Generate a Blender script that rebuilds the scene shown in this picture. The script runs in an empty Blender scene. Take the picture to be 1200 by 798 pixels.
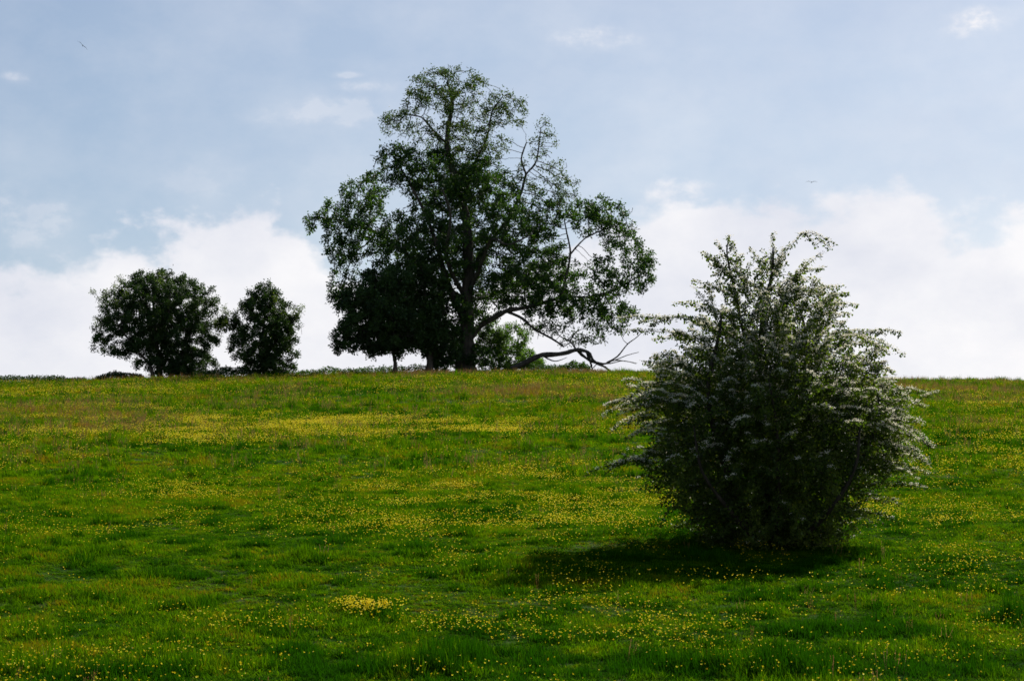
import bpy, math, random
import numpy as np
from mathutils import Vector

rng = np.random.default_rng(11)
random.seed(5)
S = bpy.context.scene
COL = S.collection
PI = math.pi

# ------------------------------------------------------------------ measurements
F = 2833.0                 # photo pixels per unit tangent (85 mm lens)
PITCH = math.atan(0.1145)  # camera looks slightly uphill
CAMZ = 0.0                 # camera height is the datum, the ground under it lies at -1.6

# ------------------------------------------------------------------ noise
def _hash(ix, iy, seed):
    h = (ix.astype(np.int64) * 374761393 + iy.astype(np.int64) * 668265263 + seed * 1274126177) & 0xffffffff
    h = ((h ^ (h >> 13)) * 1274126177) & 0xffffffff
    h = (h ^ (h >> 16)) & 0xffffffff
    return h / 4294967295.0
def vnoise(x, y, seed=0):
    x = np.asarray(x, float); y = np.asarray(y, float)
    ix = np.floor(x); iy = np.floor(y); fx = x - ix; fy = y - iy
    fx = fx * fx * (3 - 2 * fx); fy = fy * fy * (3 - 2 * fy)
    a = _hash(ix, iy, seed); b = _hash(ix + 1, iy, seed); c = _hash(ix, iy + 1, seed); d = _hash(ix + 1, iy + 1, seed)
    return (a * (1 - fx) + b * fx) * (1 - fy) + (c * (1 - fx) + d * fx) * fy
def fbm(x, y, seed=0, octv=4):
    s = 0; a = .5; t = 0
    for k in range(octv):
        s = s + a * vnoise(x * 2 ** k + 17.3 * k, y * 2 ** k - 9.1 * k, seed + k); t += a; a *= .5
    return s / t
def sstep(a, b, x):
    t = np.clip((x - a) / (b - a), 0, 1); return t * t * (3 - 2 * t)

# ------------------------------------------------------------------ terrain
PD = np.array([-4000, -300, -50, 0, 12, 22, 32, 45, 60, 75, 90, 105, 118, 128, 138, 150, 170, 200, 300, 600, 5000.])
PZ = np.array([-12, -8, -2.9, -1.6, -1.22, -.57, .83, 2.50, 4.48, 6.42, 8.42, 10.38, 11.98, 13.06, 13.86, 14.2, 13.6, 11.5, 3, -8, -12.])
def _slopes():
    h = np.diff(PD); d = np.diff(PZ) / h
    m = np.zeros(len(PD)); m[0] = d[0]; m[-1] = d[-1]
    for i in range(1, len(PD) - 1):
        if d[i - 1] * d[i] <= 0: m[i] = 0
        else:
            w1 = 2 * h[i] + h[i - 1]; w2 = h[i] + 2 * h[i - 1]
            m[i] = (w1 + w2) / (w1 / d[i - 1] + w2 / d[i])
    return m
PM = _slopes()
def prof(y):
    y = np.clip(np.asarray(y, float), PD[0] + 1, PD[-1] - 1)
    i = np.clip(np.searchsorted(PD, y) - 1, 0, len(PD) - 2)
    h = PD[i + 1] - PD[i]; t = (y - PD[i]) / h
    return ((1 + 2 * t) * (1 - t) ** 2 * PZ[i] + t * (1 - t) ** 2 * h * PM[i]
            + t * t * (3 - 2 * t) * PZ[i + 1] + t * t * (t - 1) * h * PM[i + 1])
def H(x, y):
    x = np.asarray(x, float); y = np.asarray(y, float)
    z = prof(y)
    z = z - 0.12 * sstep(50, 120, y) - 0.74 * (1 - np.exp(-((x - 1.0) / 15.0) ** 2 / 2 * 1.0)) * sstep(50, 120, y)
    near = sstep(900, 250, np.abs(x)) * sstep(900, 300, np.abs(y))
    z = z + near * (0.22 * (fbm(x / 9, y / 7, 3, 3) - .5) + 0.10 * (fbm(x / 1.7, y / 1.4, 9, 2) - .5))
    return z
def ray(px, py):
    a = (px - 600) / F; b = (399 - py) / F
    c, s = math.cos(PITCH), math.sin(PITCH)
    return Vector((a, c - b * s, s + b * c))
def at(px, py, Y):
    r = ray(px, py); k = Y / r.y
    return Vector((r.x * k, Y, CAMZ + r.z * k))
def on_ground(px, py):
    r = ray(px, py)
    for Y in np.arange(16, 150, .1):
        k = Y / r.y
        if r.z * k <= float(H(r.x * k, Y)): return Vector((r.x * k, Y, float(H(r.x * k, Y))))
    return None

# ------------------------------------------------------------------ object helpers
def tag(o, label=None, cat=None, group=None, kind=None):
    if label: o['label'] = label
    if cat: o['category'] = cat
    if group: o['group'] = group
    if kind: o['kind'] = kind
    return o
def empty(name, loc, label, cat, group=None):
    o = bpy.data.objects.new(name, None); COL.objects.link(o); o.location = loc
    o.empty_display_size = .3
    return tag(o, label, cat, group)
def np_mesh(name, verts, faces_list, mat, smooth=False, attr=None):
    """faces_list: list of int arrays (n,k)"""
    me = bpy.data.meshes.new(name)
    verts = np.asarray(verts, np.float32).reshape(-1, 3)
    me.vertices.add(len(verts)); me.vertices.foreach_set('co', verts.ravel())
    loops = np.concatenate([f.ravel() for f in faces_list]).astype(np.int32)
    tot = np.concatenate([np.full(len(f), f.shape[1]) for f in faces_list]).astype(np.int32)
    start = np.concatenate([[0], np.cumsum(tot)[:-1]]).astype(np.int32)
    me.loops.add(len(loops)); me.loops.foreach_set('vertex_index', loops)
    me.polygons.add(len(tot)); me.polygons.foreach_set('loop_start', start); me.polygons.foreach_set('loop_total', tot)
    if smooth: me.polygons.foreach_set('use_smooth', np.ones(len(tot), bool))
    if attr is not None:
        for nm, (dom, arr) in attr.items():
            a = me.attributes.new(nm, 'FLOAT', dom); a.data.foreach_set('value', np.asarray(arr, np.float32))
    me.update(calc_edges=True); me.validate()
    if mat: me.materials.append(mat)
    return me
def link(name, me, parent=None):
    o = bpy.data.objects.new(name, me); COL.objects.link(o)
    if parent is not None: o.parent = parent
    return o

# ------------------------------------------------------------------ materials
def new_mat(name):
    m = bpy.data.materials.new(name); m.use_nodes = True
    nt = m.node_tree; nt.nodes.clear()
    return m, nt, nt.nodes, nt.links
def ramp(N, stops):
    r = N.new('ShaderNodeValToRGB'); e = r.color_ramp.elements
    while len(e) < len(stops): e.new(.5)
    for el, (p, c) in zip(e, stops): el.position = p; el.color = (*c, 1)
    return r
def leaf_mat(name, c0, c1, c2, transl=.4, tcol=(1.6, 1.7, .5), attr='var', atype='GEOMETRY', rough=.55, spec=.25, tfac=None):
    m, nt, N, L = new_mat(name)
    a = N.new('ShaderNodeAttribute'); a.attribute_name = attr; a.attribute_type = atype
    r = ramp(N, [(0, c0), (.5, c1), (1, c2)])
    L.new(a.outputs['Fac'], r.inputs[0])
    p = N.new('ShaderNodeBsdfPrincipled'); p.inputs['Roughness'].default_value = rough
    p.inputs['Specular IOR Level'].default_value = spec
    L.new(r.outputs[0], p.inputs['Base Color'])
    t = N.new('ShaderNodeBsdfTranslucent')
    mx = N.new('ShaderNodeMix'); mx.data_type = 'RGBA'; mx.blend_type = 'MULTIPLY'; mx.inputs['Factor'].default_value = 1
    mx.clamp_result = True
    L.new(r.outputs[0], mx.inputs[6]); mx.inputs[7].default_value = (*tcol, 1)
    L.new(mx.outputs[2], t.inputs[0])
    s = N.new('ShaderNodeMixShader'); s.inputs[0].default_value = transl
    L.new(p.outputs[0], s.inputs[1]); L.new(t.outputs[0], s.inputs[2])
    o = N.new('ShaderNodeOutputMaterial'); L.new(s.outputs[0], o.inputs[0])
    return m
def bark_mat(name, c0, c1, scale=6):
    m, nt, N, L = new_mat(name)
    tc = N.new('ShaderNodeTexCoord'); mp = N.new('ShaderNodeMapping'); mp.inputs['Scale'].default_value = (1, 1, .25)
    L.new(tc.outputs['Object'], mp.inputs[0])
    n = N.new('ShaderNodeTexNoise'); n.inputs['Scale'].default_value = scale; n.inputs['Detail'].default_value = 6
    L.new(mp.outputs[0], n.inputs[0])
    r = ramp(N, [(.3, c0), (.7, c1)]); L.new(n.outputs[0], r.inputs[0])
    p = N.new('ShaderNodeBsdfPrincipled'); p.inputs['Roughness'].default_value = .9; p.inputs['Specular IOR Level'].default_value = .15
    L.new(r.outputs[0], p.inputs['Base Color'])
    b = N.new('ShaderNodeBump'); b.inputs['Strength'].default_value = .6; b.inputs['Distance'].default_value = .05
    L.new(n.outputs[0], b.inputs['Height']); L.new(b.outputs[0], p.inputs['Normal'])
    o = N.new('ShaderNodeOutputMaterial'); L.new(p.outputs[0], o.inputs[0])
    return m
M_BARK = bark_mat('bark', (.035, .03, .024), (.085, .075, .06))
M_TWIG = bark_mat('twig_bark', (.022, .018, .014), (.05, .042, .032), 15)
M_OAKLEAF = leaf_mat('tree_leaf', (.022, .05, .014), (.034, .078, .018), (.06, .115, .028), .36)
M_TOPLEAF = leaf_mat('young_leaf', (.028, .056, .015), (.045, .082, .02), (.075, .10, .032), .36)
M_DARKLEAF = leaf_mat('dark_leaf', (.018, .038, .011), (.028, .06, .014), (.045, .088, .02), .25)
M_THORNLEAF = leaf_mat('hawthorn_leaf', (.032, .056, .010), (.056, .092, .014), (.110, .150, .024), .45)
M_SHRUB = leaf_mat('shrub_leaf', (.05, .10, .02), (.075, .15, .03), (.10, .18, .04), .45)
M_BLOSSOM = leaf_mat('blossom', (.70, .66, .50), (.82, .78, .66), (.88, .85, .76), .4, (1, .98, .9))
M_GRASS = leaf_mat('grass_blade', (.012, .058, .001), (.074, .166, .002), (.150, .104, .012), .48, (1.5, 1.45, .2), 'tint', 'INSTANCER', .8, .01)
M_FLOWER = leaf_mat('buttercup_petal', (.52, .36, .004), (.78, .60, .01), (.86, .76, .06), .3, (1, 1, .6), 'tint', 'INSTANCER', .5, .15)
M_SEED = leaf_mat('seed_head', (.16, .075, .035), (.20, .12, .05), (.24, .17, .08), .4, (1.2, 1.1, .8), 'tint', 'INSTANCER', .8, .1)

def ground_material():
    m, nt, N, L = new_mat('meadow_soil')
    tc = N.new('ShaderNodeTexCoord')
    n1 = N.new('ShaderNodeTexNoise'); n1.inputs['Scale'].default_value = .35; n1.inputs['Detail'].default_value = 8
    n2 = N.new('ShaderNodeTexNoise'); n2.inputs['Scale'].default_value = 9; n2.inputs['Detail'].default_value = 5
    L.new(tc.outputs['Object'], n1.inputs[0]); L.new(tc.outputs['Object'], n2.inputs[0])
    r1 = ramp(N, [(.35, (.018, .055, .002)), (.55, (.032, .070, .003)), (.7, (.060, .060, .010))])
    r2 = ramp(N, [(.3, (.5, .5, .5)), (.7, (1, 1, 1))])
    L.new(n1.outputs[0], r1.inputs[0]); L.new(n2.outputs[0], r2.inputs[0])
    mx = N.new('ShaderNodeMix'); mx.data_type = 'RGBA'; mx.blend_type = 'MULTIPLY'; mx.inputs['Factor'].default_value = 1
    L.new(r1.outputs[0], mx.inputs[6]); L.new(r2.outputs[0], mx.inputs[7])
    p = N.new('ShaderNodeBsdfPrincipled'); p.inputs['Roughness'].default_value = 1; p.inputs['Specular IOR Level'].default_value = .05
    L.new(mx.outputs[2], p.inputs['Base Color'])
    b = N.new('ShaderNodeBump'); b.inputs['Strength'].default_value = .7; b.inputs['Distance'].default_value = .06
    L.new(n2.outputs[0], b.inputs['Height']); L.new(b.outputs[0], p.inputs['Normal'])
    o = N.new('ShaderNodeOutputMaterial'); L.new(p.outputs[0], o.inputs[0])
    return m

# ------------------------------------------------------------------ ground
def build_ground():
    xs = np.unique(np.concatenate([-np.geomspace(48, 4500, 26)[::-1], np.arange(-46, 46.1, .6), np.geomspace(48, 4500, 26)]))
    ys = np.unique(np.concatenate([-np.geomspace(20, 3900, 20)[::-1], np.arange(-18, 12, 1.5), np.arange(12, 160, .55), np.geomspace(161, 4900, 30)]))
    X, Y = np.meshgrid(xs, ys); Z = H(X, Y)
    v = np.stack([X, Y, Z], -1).reshape(-1, 3)
    nx, ny = len(xs), len(ys)
    i = np.arange(nx * ny).reshape(ny, nx)
    f = np.stack([i[:-1, :-1], i[:-1, 1:], i[1:, 1:], i[1:, :-1]], -1).reshape(-1, 4)
    o = link('ground', np_mesh('ground', v, [f], ground_material(), True))
    tag(o, 'green meadow hillside rising to a rounded crest', None, None, 'structure')
build_ground()

# ------------------------------------------------------------------ scattered ground cover (countless: stuff)
def scatter_object(name, protos, P, rot, scl, idx, tint):
    lib = bpy.data.collections.new(name + '_variants')      # never linked to the scene
    for k, me in enumerate(protos):
        lib.objects.link(bpy.data.objects.new('%s_variant_%02d' % (name, k), me))
    me = bpy.data.meshes.new(name); n = len(P)
    me.vertices.add(n); me.vertices.foreach_set('co', np.asarray(P, np.float32).ravel())
    a = me.attributes.new('rot', 'FLOAT_VECTOR', 'POINT'); a.data.foreach_set('vector', np.asarray(rot, np.float32).ravel())
    a = me.attributes.new('scl', 'FLOAT_VECTOR', 'POINT'); a.data.foreach_set('vector', np.asarray(scl, np.float32).ravel())
    a = me.attributes.new('idx', 'INT', 'POINT'); a.data.foreach_set('value', np.asarray(idx, np.int32))
    a = me.attributes.new('tint', 'FLOAT', 'POINT'); a.data.foreach_set('value', np.asarray(tint, np.float32))
    o = link(name, me)
    ng = bpy.data.node_groups.new(name + '_scatter', 'GeometryNodeTree')
    ng.interface.new_socket('Geometry', in_out='INPUT', socket_type='NodeSocketGeometry')
    ng.interface.new_socket('Geometry', in_out='OUTPUT', socket_type='NodeSocketGeometry')
    N, L = ng.nodes, ng.links
    gi = N.new('NodeGroupInput'); go = N.new('NodeGroupOutput')
    ip = N.new('GeometryNodeInstanceOnPoints'); ci = N.new('GeometryNodeCollectionInfo')
    ci.inputs['Collection'].default_value = lib; ci.inputs['Separate Children'].default_value = True; ci.inputs['Reset Children'].default_value = True
    def na(nm, t):
        q = N.new('GeometryNodeInputNamedAttribute'); q.data_type = t; q.inputs['Name'].default_value = nm
        return [s for s in q.outputs if s.enabled and s.name == 'Attribute'][0]
    L.new(gi.outputs[0], ip.inputs['Points']); L.new(ci.outputs[0], ip.inputs['Instance'])
    ip.inputs['Pick Instance'].default_value = True
    L.new(na('idx', 'INT'), ip.inputs['Instance Index'])
    L.new(na('rot', 'FLOAT_VECTOR'), ip.inputs['Rotation'])
    L.new(na('scl', 'FLOAT_VECTOR'), ip.inputs['Scale'])
    L.new(ip.outputs[0], go.inputs[0])
    md = o.modifiers.new('scatter', 'NODES'); md.node_group = ng
    return o

def tuft_mesh(name, nb, rad, h, w, r):
    V = []; F4 = []; F3 = []
    for b in range(nb):
        a = r.uniform(0, 2 * PI); q = rad * math.sqrt(r.random()); bx, by = q * math.cos(a), q * math.sin(a)
        d = r.uniform(0, 2 * PI); hh = h * r.uniform(.45, 1.1); lean = hh * r.uniform(.15, 1.3)
        ux, uy = math.cos(d), math.sin(d); px, py = -uy, ux; ww = w * r.uniform(.7, 1.3)
        k = len(V)
        for t, wd in ((0, 1), (.45, .85), (.8, .5)):
            cx = bx + ux * lean * t * t; cy = by + uy * lean * t * t; cz = hh * t * (1 - .25 * t * (lean / hh))
            V += [(cx - px * ww * wd / 2, cy - py * ww * wd / 2, cz), (cx + px * ww * wd / 2, cy + py * ww * wd / 2, cz)]
        V.append((bx + ux * lean, by + uy * lean, hh * (1 - .25 * lean / hh)))
        F4 += [(k, k + 1, k + 3, k + 2), (k + 2, k + 3, k + 5, k + 4)]; F3.append((k + 4, k + 5, k + 6))
    V = [(a, b, c - .02) for a, b, c in V]
    return np_mesh(name, V, [np.array(F4), np.array(F3)], M_GRASS)
def meadow_points(dens, y0, y1, mx=1.16, pad=2.8):
    """uniform points on the part of the hillside the picture (and its surroundings) shows"""
    halfw = lambda y: (y * 600 / F) * mx + pad
    area = (halfw(y0) + halfw(y1)) * (y1 - y0)
    n = int(area * dens * 1.0)
    n2 = int(2 * halfw(y1) * (y1 - y0) * dens)
    x = rng.uniform(-halfw(y1), halfw(y1), n2); y = rng.uniform(y0, y1, n2)
    k = np.abs(x) < halfw(y)
    return x[k], y[k]

# places on the hillside picked out from the photograph: (px, py, half-width px, half-height px, weight)
def patch_field(x, y, patches):
    f = np.zeros_like(x)
    for cx, cy, rx, ry, w in patches:
        g = on_ground(cx, cy); g1 = on_ground(cx, cy - ry) ; g0 = on_ground(cx, cy + ry)
        if g is None: continue
        if g1 is None: g1 = Vector((g.x, g.y + 8, 0))
        if g0 is None: g0 = Vector((g.x, g.y - 3, 0))
        sx = rx / F * g.y; sy = (g1.y - g0.y) / 2
        f += w * np.exp(-((x - g.x) / sx) ** 2 - ((y - g.y) / sy) ** 2)
    return f
BUTTER = [(330, 500, 170, 9, 2.6), (250, 518, 80, 7, 1.6), (450, 505, 110, 8, 1.4), (120, 458, 140, 4, 1.4), (380, 470, 60, 4, .5),
          (700, 470, 90, 6, 1.2), (590, 508, 90, 6, .9), (620, 580, 80, 12, .8), (430, 720, 34, 7, .6), (250, 750, 190, 14, 1.5),
          (520, 735, 70, 12, .9), (660, 740, 80, 18, 1.0), (880, 755, 140, 18, 1.0), (620, 600, 220, 40, .8), (1140, 465, 70, 8, .9),
          (1130, 580, 70, 60, .6), (180, 600, 60, 10, .8), (80, 630, 100, 12, .5), (480, 590, 90, 40, .3), (700, 620, 60, 12, .5),
          (1120, 640, 80, 40, .7), (560, 640, 80, 18, .6), (90, 760, 120, 14, .9)]
BARE = [(250, 670, 170, 35, 1), (80, 560, 110, 14, .8), (420, 545, 60, 10, .6), (1100, 505, 60, 12, .7), (180, 470, 60, 4, .4)]
TALL = [(340, 768, 26, 7, 1), (366, 785, 20, 8, 1.2), (250, 782, 60, 8, .5), (545, 783, 70, 8, .7), (500, 792, 60, 6, .8), (745, 782, 40, 10, .7),
        (1005, 742, 70, 9, .9), (1060, 785, 60, 10, .8), (1185, 732, 14, 8, 1.2), (905, 790, 40, 8, .8), (357, 655, 16, 4, .6),
        (680, 587, 40, 6, .5), (395, 605, 18, 3, .5), (560, 672, 60, 9, .5), (435, 722, 30, 5, .25), (100, 792, 120, 6, .8), (640, 792, 60, 6, .8), (820, 790, 60, 7, .8), (400, 794, 60, 5, .8), (980, 793, 70, 6, .9), (1120, 790, 60, 6, .8), (200, 770, 50, 6, .5), (1030, 740, 40, 6, .6)]
RUSTY = [(620, 462, 110, 7, 1), (90, 480, 90, 9, .9), (330, 520, 90, 6, .4), (120, 505, 100, 10, .9), (1130, 460, 100, 6, .8), (200, 690, 200, 14, .35), (60, 535, 80, 8, .5),
         (760, 480, 60, 8, .6), (700, 500, 60, 6, .3)]

def build_meadow():
    r = random.Random(3)
    protos = []
    spec = [(26, .065, .085, .0070), (20, .09, .12, .011), (16, .15, .14, .017)]
    for c, (nb, rad, h, w) in enumerate(spec):
        for k in range(4): protos.append(tuft_mesh('grass_tuft', nb, rad, h, w, r))
    P, R_, Sx, I, T = [], [], [], [], []
    for c, (dens, y0, y1) in enumerate([(300, 17, 46), (95, 46, 80), (34, 80, 147)]):
        x, y = meadow_points(dens, y0, y1)
        n = len(x); z = H(x, y)
        tall = patch_field(x, y, TALL); rust = patch_field(x, y, RUSTY)
        big = fbm(x / 6, y / 9, 21, 4); small = fbm(x / .9, y / 1.0, 33, 3); mid = fbm(x / 2.6, y / 3.4, 39, 3)
        tiny = fbm(x / .34, y / .42, 35, 2)
        hs = .40 + .75 * sstep(.40, .72, small) * (.5 + .9 * sstep(.35, .65, mid)) + 1.7 * sstep(.60, .82, tiny) + 3.4 * tall * (.35 + sstep(.35, .7, small))
        hs *= rng.uniform(.6, 1.35, n)
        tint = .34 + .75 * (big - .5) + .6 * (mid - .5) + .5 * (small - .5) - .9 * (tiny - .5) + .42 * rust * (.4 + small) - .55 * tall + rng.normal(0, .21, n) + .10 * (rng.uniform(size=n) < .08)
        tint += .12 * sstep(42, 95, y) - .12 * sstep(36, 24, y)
        P.append(np.stack([x, y, z], 1)); R_.append(np.stack([rng.normal(0, .12, n), rng.normal(0, .12, n), rng.uniform(0, 2 * PI, n)], 1))
        w = rng.uniform(.85, 1.2, n); Sx.append(np.stack([w, w, hs], 1)); I.append(rng.integers(0, 4, n) + 4 * c); T.append(np.clip(tint, 0, 1))
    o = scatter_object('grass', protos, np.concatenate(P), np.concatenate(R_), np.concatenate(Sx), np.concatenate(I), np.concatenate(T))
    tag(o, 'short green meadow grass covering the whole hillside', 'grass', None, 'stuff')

    # buttercups: a small cup of five petals on a thin stem
    fl = []
    for k in range(3):
        V = []; Fs = []; R0 = .0088
        for j in range(5):
            a = j * 2 * PI / 5; b = len(V)
            for (rr, da, zz) in ((.15, 0, 0), (.8, -.48, .005), (1.12, -.2, .009), (1.12, .2, .009), (.8, .48, .005)):
                V.append((R0 * rr * math.cos(a + da), R0 * rr * math.sin(a + da), zz))
            Fs.append((b, b + 1, b + 2, b + 3, b + 4))
        fl.append(np_mesh('buttercup', V, [np.array(Fs)], M_FLOWER))
    P, R_, Sx, I, T = [], [], [], [], []
    for (dens, y0, y1, sz) in [(560, 17, 46, .95), (260, 46, 80, 1.25), (75, 80, 147, 1.65)]:
        x, y = meadow_points(dens, y0, y1)
        pat = patch_field(x, y, BUTTER); bare = patch_field(x, y, BARE)
        a = fbm(x / 5, y / 6, 51, 3); b = fbm(x / .8, y / .9, 57, 2)
        pr = (.045 + .30 * sstep(.46, .74, a) + .5 * pat * sstep(.25, .62, fbm(x / 2.2, y / 3.5, 61, 3))) * (.08 + 1.25 * sstep(.42, .7, b)) * (1 - .8 * np.clip(bare, 0, 1))
        k = rng.uniform(size=len(x)) < pr
        x, y, b = x[k], y[k], b[k]; n = len(x)
        z = H(x, y) + rng.uniform(.10, .20, n)
        P.append(np.stack([x, y, z], 1)); R_.append(np.stack([rng.normal(.25, .35, n), rng.normal(0, .35, n), rng.uniform(0, 2 * PI, n)], 1))
        s = sz * rng.uniform(.55, 1.35, n); Sx.append(np.stack([s, s, s], 1)); I.append(rng.integers(0, 3, n)); T.append(rng.uniform(0, 1, n))
    # the one dense bright clump in the lower meadow
    for cx, cy, rad_, n in ((431, 722, .27, 330), (410, 719, .16, 110), (452, 721, .14, 90)):
        g = on_ground(cx, cy); a = rng.uniform(0, 2 * PI, n); q = rad_ * np.abs(rng.normal(0, .75, n))
        x = g.x + q * np.cos(a); y = g.y + 1.3 * q * np.sin(a)
        P.append(np.stack([x, y, H(x, y) + rng.uniform(.08, .17, n)], 1)); R_.append(np.stack([rng.normal(.3, .35, n), rng.normal(0, .35, n), rng.uniform(0, 6, n)], 1))
        s = rng.uniform(.8, 1.4, n); Sx.append(np.stack([s, s, s], 1)); I.append(rng.integers(0, 3, n)); T.append(rng.uniform(.3, 1, n))
    print('flowers', sum(map(len, P)))
    o = scatter_object('buttercups', fl, np.concatenate(P), np.concatenate(R_), np.concatenate(Sx), np.concatenate(I), np.concatenate(T))
    tag(o, 'yellow buttercup flowers scattered in drifts through the meadow', 'flowers', None, 'stuff')

    # brownish seed heads of sorrel and grasses
    sd = []
    for k in range(3):
        V = []; F3 = []
        for j in range(5):
            bx, by = r.gauss(0, .05), r.gauss(0, .05); h = r.uniform(.24, .36); lx, ly = r.gauss(0, .04), r.gauss(0, .04)
            b = len(V); V += [(bx - .001, by, .05), (bx + .001, by, .05), (bx + lx, by + ly, h)]; F3.append((b, b + 1, b + 2))
            for q in range(6):
                t = .62 + .38 * q / 5; cx, cy, cz = bx + lx * t, by + ly * t, h * t; s = .006
                a = r.uniform(0, PI); b = len(V)
                V += [(cx - s * math.cos(a), cy - s * math.sin(a), cz), (cx + s * math.cos(a), cy + s * math.sin(a), cz), (cx, cy, cz + .022)]
                F3.append((b, b + 1, b + 2))
        sd.append(np_mesh('seed_stem', V, [np.array(F3)], M_SEED))
    P, R_, Sx, I, T = [], [], [], [], []
    for (dens, y0, y1, sz) in [(1.5, 17, 46, .7), (12, 46, 80, .9), (12, 80, 120, .9)]:
        x, y = meadow_points(dens, y0, y1)
        pr = .06 + .9 * patch_field(x, y, RUSTY) + .6 * sstep(.55, .75, fbm(x / 4, y / 7, 71, 3)) + .25 * sstep(100, 130, y)
        k = rng.uniform(size=len(x)) < pr
        x, y = x[k], y[k]; n = len(x)
        P.append(np.stack([x, y, H(x, y)], 1)); R_.append(np.stack([rng.normal(0, .1, n), rng.normal(0, .1, n), rng.uniform(0, 2 * PI, n)], 1))
        s = sz * rng.uniform(.7, 1.2, n); Sx.append(np.stack([s, s, s], 1)); I.append(rng.integers(0, 3, n)); T.append(rng.uniform(0, 1, n))
    o = scatter_object('seed_heads', sd, np.concatenate(P), np.concatenate(R_), np.concatenate(Sx), np.concatenate(I), np.concatenate(T))
    tag(o, 'rusty brown grass seed heads and sorrel among the meadow grass', 'seed heads', None, 'stuff')
build_meadow()

# ------------------------------------------------------------------ branching
def tube(pts, radii, sides=8, wob=.06, seed=0):
    """one continuous tapered limb through the points"""
    r = np.random.default_rng(seed)
    P = np.array([tuple(p) for p in pts], float); Rr = np.array(radii, float)
    # resample with a Catmull-Rom curve
    Q, RR = [], []
    n = len(P)
    for i in range(n - 1):
        p0 = P[max(i - 1, 0)]; p1 = P[i]; p2 = P[i + 1]; p3 = P[min(i + 2, n - 1)]
        for t in np.arange(0, 1, .25):
            Q.append(.5 * ((2 * p1) + (-p0 + p2) * t + (2 * p0 - 5 * p1 + 4 * p2 - p3) * t * t + (-p0 + 3 * p1 - 3 * p2 + p3) * t ** 3))
            RR.append(Rr[i] * (1 - t) + Rr[i + 1] * t)
    Q.append(P[-1]); RR.append(Rr[-1]); Q = np.array(Q); RR = np.array(RR)
    m = len(Q); wv = np.cumsum(r.normal(0, 1, (m, 3)), 0); wv -= np.linspace(0, 1, m)[:, None] * wv[-1]; Q = Q + wv * RR[:, None] * .10; RR = RR * (1 + .12 * np.sin(np.arange(m) * 1.7 + seed) * r.uniform(0, 1, m))
    V = []
    T = np.gradient(Q, axis=0); T /= np.linalg.norm(T, axis=1)[:, None] + 1e-9
    ref = np.array([.3, 1, .1]); ref /= np.linalg.norm(ref)
    for i in range(m):
        u = np.cross(T[i], ref); u /= np.linalg.norm(u) + 1e-9; v = np.cross(T[i], u)
        for k in range(sides):
            a = 2 * PI * k / sides; q = RR[i] * (1 + r.normal(0, wob))
            V.append(Q[i] + q * (math.cos(a) * u + math.sin(a) * v))
    idx = np.arange(m * sides).reshape(m, sides)
    f = np.stack([idx[:-1], np.roll(idx[:-1], -1, 1), np.roll(idx[1:], -1, 1), idx[1:]], -1).reshape(-1, 4)
    cap = idx[-1][None, :]
    return np.array(V), [f, cap]
def join(parts):
    V = []; FF = {}; off = 0
    for v, fs in parts:
        V.append(v)
        for f in fs: FF.setdefault(f.shape[1], []).append(f + off)
        off += len(v)
    return np.concatenate(V), [np.concatenate(q) for q in FF.values()]
def frusta(A, B, ra, rb, sides=4):
    D = B - A; L = np.linalg.norm(D, axis=1)[:, None] + 1e-9; T = D / L
    ref = np.where(np.abs(T[:, 2:3]) > .9, np.array([[1., 0, 0]]), np.array([[0, 0, 1.]]))
    U = np.cross(T, ref); U /= np.linalg.norm(U, axis=1)[:, None] + 1e-9; W = np.cross(T, U)
    B2 = B + T * rb[:, None] * .5
    ang = np.arange(sides) * 2 * PI / sides
    ring = lambda C, r: C[:, None, :] + r[:, None, None] * (np.cos(ang)[None, :, None] * U[:, None, :] + np.sin(ang)[None, :, None] * W[:, None, :])
    V = np.concatenate([ring(A, ra), ring(B2, rb)], 1)            # n, 2s, 3
    n = len(A); base = (np.arange(n) * 2 * sides)[:, None]
    k = np.arange(sides); k2 = (k + 1) % sides
    f = np.stack([k, k2, k2 + sides, k + sides], -1)              # s,4
    F4 = (base[:, :, None] + f[None]).reshape(-1, 4)
    return V.reshape(-1, 3), [F4]
def blob_points(blobs, r):
    """blobs: (centre Vector, rx, ry(depth), rz, count) -> attraction points"""
    out = []
    for c, rx, ry, rz, n in blobs:
        d = r.normal(size=(n, 3)); d /= np.linalg.norm(d, axis=1)[:, None]
        q = r.uniform(.0, 1, n) ** (1 / 2.6); q = np.where(r.uniform(size=n) < .07, r.uniform(1.0, 1.22, n), q)
        out.append(np.array(c)[None] + d * q[:, None] * np.array([rx, ry, rz])[None])
    return np.concatenate(out)
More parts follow.
